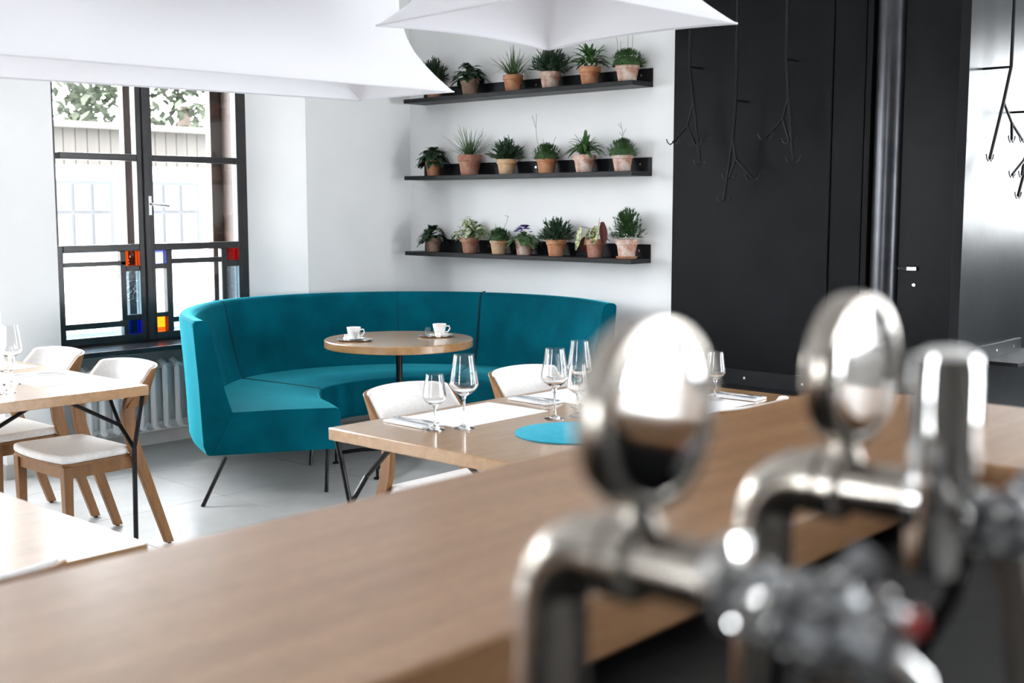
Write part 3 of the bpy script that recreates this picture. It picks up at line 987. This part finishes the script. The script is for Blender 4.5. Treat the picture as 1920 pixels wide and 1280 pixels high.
potted(-4.999, z1, .070, .105, 3, 'bush', .115, .13, 'dark bushy plant in a stained pale pot on the upper shelf')
potted(-4.681, z1, .068, .112, 0, 'lance', .125, .15, 'green lance-leaved plant in an orange pot, upper shelf')
potted(-4.395, z1, .074, .110, 3, 'moss', .105, .10, 'cushion of moss with thin upright stalks, right end of upper shelf',
       [[(-.06, 0, .06), (-.07, 0, .15), (-.085, 0, .20)], [(.0, 0, .08), (.005, 0, .24)], [(.03, 0, .08), (.035, .0, .23)], [(-.05, 0, .05), (-.045, 0, .15)]])
potted(-6.063, z2, .058, .105, 0, 'broad', .095, .09, 'drooping dark-leaved plant in a small orange pot, left on middle shelf')
potted(-5.711, z2, .083, .135, 1, 'grass', .12, .17, 'wide wispy grass in the large reddish pot, middle shelf')
potted(-5.374, z2, .066, .098, 2, 'bush', .095, .11, 'spiky green plant in a buff pot on the middle shelf')
potted(-5.028, z2, .068, .105, 0, 'moss', .092, .10, 'moss cushion with one tall forked twig, middle shelf',
       [[(-.05, 0, .03), (-.08, 0, .14), (-.085, 0, .20)], [(-.085, 0, .20), (-.115, 0, .28)], [(-.085, 0, .20), (-.08, 0, .29)], [(0, 0, .04), (-.03, 0, .13)], [(.02, 0, .04), (.07, 0, .14)]])
potted(-4.718, z2, .072, .108, 3, 'lance', .118, .13, 'green lance-leaved plant in a whitish pot, middle shelf')
potted(-4.425, z2, .066, .112, 3, 'moss', .092, .10, 'moss cushion topped by a small sprig, right end of middle shelf',
       [[(0, 0, .06), (.0, 0, .14), (-.015, 0, .2)], [(0, 0, .12), (.02, 0, .16)], [(0, 0, .11), (-.02, 0, .145)], [(-.005, 0, .16), (-.03, 0, .19)]])
potted(-6.074, z3, .063, .095, 4, 'broad', .085, .08, 'low leafy plant in a grey-brown pot, left on the lowest shelf')
potted(-5.714, z3, .062, .105, 1, 'varieg', .115, .12, 'cream variegated trailing plant in a reddish pot, lowest shelf')
potted(-5.442, z3, .064, .105, 2, 'moss', .08, .08, 'moss cushion in a buff pot left of the violet',
       [[(.02, 0, .04), (.06, 0, .12), (.075, 0, .16)], [(.075, 0, .16), (.045, 0, .165)], [(-.02, 0, .04), (-.03, 0, .11)]])
potted(-5.218, z3, .064, .105, 3, 'violet', .095, .03, 'purple flowering african violet on the lowest shelf')
potted(-4.945, z3, .066, .105, 0, 'bush', .095, .11, 'spiky green plant in a bright orange pot, lowest shelf')
potted(-4.629, z3, .063, .112, 1, 'maranta', .1, .1, 'striped prayer plant with maroon leaf backs, lowest shelf')
potted(-4.385, z3, .068, .118, 3, 'feather', .10, .16, 'feathery green plant in a chalky white pot with saucer, lowest shelf', None, True)

# ------------------------------------------------------------------ coat racks on the black steel
def coat_rack(label, P, standoff, hooks=True):
    """P: dict of 3D points; standoff vector towards the panel"""
    o0 = Vector(P['bend'])
    t = thing('coat_rack', label, 'coat rack', (o0.x, o0.y, 0), 0, 'branching black coat racks')
    q = lambda p: Vector(p) - Vector((o0.x, o0.y, 0))
    top, bend, fork, foot, elbow, tip1, tip2 = [q(P[k]) for k in ('top', 'bend', 'fork', 'foot', 'elbow', 'tip1', 'tip2')]
    MB().tube([(top.x, top.y, ZC), bend, fork, foot], .0085, 10).build('stem', M_iron, t)
    b = MB().tube([fork, elbow, tip1], .0075, 8).build('branch', M_iron, t)
    b2 = MB().tube([elbow, tip2], .0075, 8).build('branch', M_iron, t)
    so = Vector(standoff)
    MB().tube([bend, bend + so], .006, 8).build('standoff', M_iron, t)
    rm = bend.lerp(Vector((top.x, top.y, ZC)), .8)
    MB().tube([rm, rm + so], .006, 8).build('standoff', M_iron, t)
    sd = so.normalized()
    al = Vector((sd.y, -sd.x, 0))
    for p in (foot, tip1, tip2):
        for s in (-1, 1):
            m = MB().tube([p, p + al * s * .02 + Vector((0, 0, -.012)), p + al * s * .038 + Vector((0, 0, .0)), p + al * s * .046 + Vector((0, 0, .02))], .0035, 6)
            m.build('hook', M_iron, t)
    return t
def rk(l, y=5.86):
    k = ('top', 'bend', 'fork', 'foot', 'elbow', 'tip1', 'tip2')
    return {a: (b[0], y, b[1]) for a, b in zip(k, l)}
SO = (0, .128, 0)
coat_rack('black branching coat rack nearest the white wall', rk([(-3.921, 2.47), (-3.921, 2.288), (-3.892, 2.092), (-3.838, 1.744), (-3.929, 1.958), (-4.027, 1.865), (-3.876, 1.851)]), SO)
coat_rack('lowest hanging black coat rack, middle of the three on the black panel', rk([(-3.612, 2.62), (-3.611, 2.081), (-3.626, 1.866), (-3.677, 1.532), (-3.603, 1.759), (-3.495, 1.651), (-3.646, 1.659)]), SO)
coat_rack('black branching coat rack nearest the black door', rk([(-3.305, 2.59), (-3.306, 2.283), (-3.287, 2.085), (-3.248, 1.744), (-3.316, 1.968), (-3.418, 1.87), (-3.274, 1.844)]), SO)
def rx(l, x=-2.21):
    k = ('top', 'bend', 'fork', 'foot', 'elbow', 'tip1', 'tip2')
    return {a: (x, b[0], b[1]) for a, b in zip(k, l)}
SX = (-.139, 0, 0)
coat_rack('black coat rack on the shiny panel at right, the higher one', rx([(6.135, 2.5), (6.122, 2.18), (6.043, 2.007), (5.896, 1.727), (6.164, 1.911), (6.323, 1.833), (6.175, 1.827)]), SX)
coat_rack('black coat rack at the right picture edge, mostly out of view', rx([(6.56, 2.5), (6.55, 1.99), (6.47, 1.83), (6.30, 1.55), (6.36, 1.732), (6.204, 1.654), (6.339, 1.656)]), SX)

# ledges on the black steel
lg = thing('wall_ledge', 'low black steel ledge with bolts on the black panel, behind the beer taps', 'ledge', (0, 5.99, .47))
box(-4.05, -2.95, -.012, 0, 0, .09).build('back_plate', M_shelfsteel, lg, bevel=.001)
box(-4.05, -2.95, -.20, 0, -.02, 0).build('shelf_board', M_shelfsteel, lg, bevel=.002)
for bx in (-3.59, -3.22, -3.95):
    o = MB().lathe([(.008, -.003), (.008, 0)], 10, (0, 0, 0), 'x').build('bolt', M_bolt, lg)
    o.rotation_euler = (0, 0, R(90))
    o.location = (bx, -.012, .045)
lg2 = thing('wall_ledge', 'small black steel ledge on the shiny panel at the right edge', 'ledge', (XB, 0, .70))
box(0, .012, 6.13, 6.82, 0, .072).build('back_plate', M_shelfsteel, lg2, bevel=.001)
box(.0, .20, 6.24, 6.95, -.02, 0).build('shelf_board', M_shelfsteel, lg2, bevel=.002)
for by in (6.2, 6.45, 6.7):
    o = MB().lathe([(.008, 0), (.008, .003)], 10, (0, 0, 0), 'x').build('bolt', M_bolt, lg2)
    o.location = (.012, by, .036)

# ------------------------------------------------------------------ pendant lamps in stretched fabric
def pendant(name, label, corners, zr, H, inset, bowk=.03):
    """corners: four rim points in order around"""
    cx = sum(c[0] for c in corners) / 4
    cy = sum(c[1] for c in corners) / 4
    t = thing(name, label, 'lamp', (cx, cy, zr), 0, 'white stretched fabric pendant lamps')
    C = [Vector((a - cx, b - cy)) for a, b in corners]
    n = 16
    def ring(t_):
        """t_ 0 rim .. 1 top"""
        out = []
        ins = inset * (1 - (1 - t_) ** 2.2)
        for k in range(4):
            a, b = C[k], C[(k + 1) % 4]
            for i in range(n):
                u = i / n
                p = a.lerp(b, u)
                mid = (a + b) / 2
                inw = -mid.normalized()
                e = abs(2 * u - 1)
                bow = bowk * (1 - e ** 2)
                p = p + inw * bow
                # pull in; corners travel further than the sides
                pn = p.length
                w = ins * (.55 + .55 * e ** 3)
                p = p * max(0.05, (pn - w) / pn)
                rise = t_ * H
                out.append((p.x, p.y, rise + bowk * .3 * (1 - e ** 2) * (1 - t_)))
        return out
    rings = [ring(x) for x in (0, .03, .08, .15, .25, .38, .52, .68, .84, 1)]
    MB().loft(rings, False).build('shade', M_shade, t, angle=60)
    r0 = ring(0)
    MB().tube([Vector(p) for p in r0] + [Vector(r0[0])], .0035, 6).build('hem', M_shade, t)
    MB().lathe([(.02, H - .10), (.022, H - .02), (.022, H)], 16).build('socket', M_white, t)
    MB().lathe([(.002, H - .24), (.03, H - .225), (.047, H - .18), (.04, H - .14), (.018, H - .10)], 20).build('bulb', M_white, t)
    tp = rings[-1]
    topr = [[(x * s, y * s, H) for x, y, z in tp] for s in (1, .5, .02)]
    MB().loft(topr, False).build('top_cover', M_shade, t, angle=60)
    MB().tube([(0, 0, H), (0, 0, ZC - zr)], .004, 6).build('cable', M_white, t)
    MB().lathe([(.05, ZC - zr - .03), (.05, ZC - zr)], 20).build('ceiling_rose', M_white, t)
    return t
pendant('pendant_lamp', 'white fabric pendant lamp with pointed corners above the middle table', [(-3.096, 2.752), (-2.2, 2.66), (-2.171, 3.52), (-3.073, 3.62)], 2.10, .42, .30)
pendant('pendant_lamp', 'long white fabric pendant lamp hanging at upper left before the window', [(-4.98, .9), (-4.11, .9), (-3.80, 3.83), (-4.45, 3.85)], 2.0, .42, .26, .008)

# ------------------------------------------------------------------ beer taps
def beer_tap(Y, label, upright):
    t = thing('beer_tap', label, 'beer tap', (-.375, Y, 1.0), 0, 'nickel beer taps on the back counter')
    zt = .335
    rb = .032
    rp = .0182
    MB().lathe([(.036, 0), (.036, .008), (.026, .014), (.019, .03)], 28).build('base_flange', M_nickel, t)
    path = [(0, 0, .01), (0, 0, zt - rb - .05), (0, 0, zt - rb)]
    for k in range(1, 9):
        a = R(90 * k / 8)
        path.append((rb - rb * math.cos(a), 0, zt - rb + rb * math.sin(a)))
    path.append((.036, 0, zt))
    MB().tube(path, rp, 28).build('pipe', M_nickel, t)
    MB().lathe([(.0155, .034), (.0155, .102)], 28, (0, 0, zt), 'x').build('spindle_tube', M_nickel, t)
    c = MB().lathe([(.0182, .031), (.0205, .032), (.0205, .041), (.019, .042)], 32, (0, 0, zt), 'x').build('collar', M_nickel, t)
    MB().lathe([(.019, .044), (.0212, .045), (.0212, .054), (.018, .057), (.0155, .058)], 32, (0, 0, zt), 'x').build('collar', M_nickel, t)
    MB().lathe([(.0155, .098), (.0212, .099), (.0212, .106), (.0155, .108)], 32, (0, 0, zt), 'x').build('end_ring', M_chrome, t)
    MB().lathe([(.010, zt + .016), (.0075, zt + .022), (.006, zt + .027), (.008, zt + .03)], 16, (.054, 0, 0)).build('medallion_stem', M_nickel, t)
    zc = .405
    md = MB().lathe([(.010, .045), (.039, .046), (.0435, .048), (.0450, .051), (.0450, .062), (.0435, .0655), (.0385, .066), (.0375, .0645)], 48, (0, 0, zc), 'x').build('medallion_case', M_nickel, t)
    MB().lathe([(.0376, .0645), (.036, .0648), (.025, .065), (.001, .065)], 48, (0, 0, zc), 'x').build('medallion_face', M_chrome, md)
    # faucet: stacked hexagonal castings and nuts
    z0 = zt - .006
    fb = MB().lathe([(.012, .108), (.0165, .110), (.0165, .120), (.013, .122), (.013, .127), (.0175, .129), (.0175, .139), (.0135, .141)], 6, (0, 0, z0), 'x').build('faucet_body', M_faucet, t, smooth=False, bevel=.0015)
    MB().lathe([(.0135, .141), (.0185, .144), (.0185, .158), (.0125, .161), (.0125, .168), (.016, .170), (.016, .178), (.008, .182)], 8, (0, 0, z0 - .003), 'x').build('faucet_nut', M_faucet, t, smooth=False, bevel=.0015)
    for x, rr, n in ((.115, .0165, 5), (.134, .0175, 5), (.151, .0185, 6), (.174, .016, 5)):  # small chrome balls added around the faucet to give bright bokeh highlights
        for k in range(n):
            an = R(360 * k / n + x * 3000)
            p = (x, rr * math.cos(an), z0 + rr * math.sin(an))
            m = MB()
            m.lathe([(.0004, -.003), (.0021, -.0021), (.003, 0), (.0021, .0021), (.0004, .003)], 8, p, 'x').build('bolt', M_chrome, fb)
    MB().tube([(.150, 0, zt - .018), (.156, 0, zt - .045), (.160, 0, zt - .095)], [.010, .008, .0065], 14).build('spout', M_nickel, t)
    lv = MB().tube([(.135, -.012, zt), (.135, -.035, zt + .006), (.139, -.047, zt + .006)], [.005, .005, .007], 10).build('flow_lever', M_chrome, t)
    MB().tube([(.146, .012, zt + .004), (.150, .034, zt + .012)], [.006, .008], 10).build('vent_knob', M_faucet, t)
    if upright:
        MB().lathe([(.004, zt - .042), (.016, zt - .04), (.0185, zt - .03), (.0192, zt + .0), (.0192, zt + .072), (.0175, zt + .083), (.010, zt + .087), (.001, zt + .088)], 28, (.112, 0, 0)).build('handle', M_chrome, t)
    else:
        h = MB().tube([(.172, 0, zt - .01), (.186, 0, zt - .022), (.196, 0, zt - .06)], [.005, .007, .0085], 14).build('handle', M_chrome, t)
    MB().lathe([(.004, .182), (.006, .184), (.004, .188)], 12, (0, .004, z0 + .006), 'x').build('button', M_redcap, t)
    MB().tube([(.12, .016, zt - .014), (.11, .028, zt - .06), (.07, .04, zt - .14), (.05, .05, .02)], .006, 8).build('hose', M_hose, t)
    return t
beer_tap(.446, 'nickel beer tap with round mirrored medallion, nearer of the two', False)
beer_tap(.651, 'nickel beer tap with round medallion and tall upright handle, farther of the two', True)

# ------------------------------------------------------------------ outside the window
struct(box(-60, XWO, -40, 60, -.5, -.4).build('ground_street', M_extground, None, False))
b = thing('far_building', 'pale low building with a boarded band under its roof edge, seen through the window', 'building', (-20, 8, -.4))
box(-4, 0, -14, 16, 0, 3.25).build('wall', M_bldg, b, False)
box(-4.3, .35, -14.3, 16.3, 3.25, 3.36).build('roof', M_bldgroof, b, False)
pk = box(0, .04, 0, .21, 2.62, 3.25).mesh('plank', M_plank, False)
for k in range(70):
    o = bpy.data.objects.new('plank', pk)
    COL.objects.link(o)
    o.parent = b
    o.location = (0, -3.6 + k * .225, 0)
for y in (-10, -7, -4, -1.4, .4, 2.2, 4.0, 5.8, 7.6, 9.4, 11.2):
    w = box(0, .03, y, y + 1.2, 1.05, 2.35).build('window', M_bldgwin, b, False)
    for q in (.06, .43, .80):
        box(.03, .05, y + q, y + q + .30, 1.12, 1.75).build('pane', M_bldgpane, w, False)
        box(.03, .05, y + q, y + q + .30, 1.81, 2.28).build('pane', M_bldgpane, w, False)
tr = thing('far_tree', 'pale leafy tree rising above the building outside', 'tree', (-27, 17.2, -.4))
MB().tube([(0, 0, 0), (.2, 0, 2.4), (0, .3, 4.4)], [.35, .28, .15], 10).build('trunk', M_bark, tr)
m = MB()
for i in range(3800):
    d = rdir(-35, 90)
    rr = rnd.uniform(.75, 1.0) * (1 + .18 * math.sin(7 * d.x + 3 * d.z) * math.cos(5 * d.y))
    leaf(m, Vector((d.x * 3.0 * rr, d.y * 3.0 * rr, 4.6 + d.z * 2.0 * rr)), rdir(-40, 60), .34, .2, .2, 2)
m.build('crown', M_tree, tr, smooth=False)
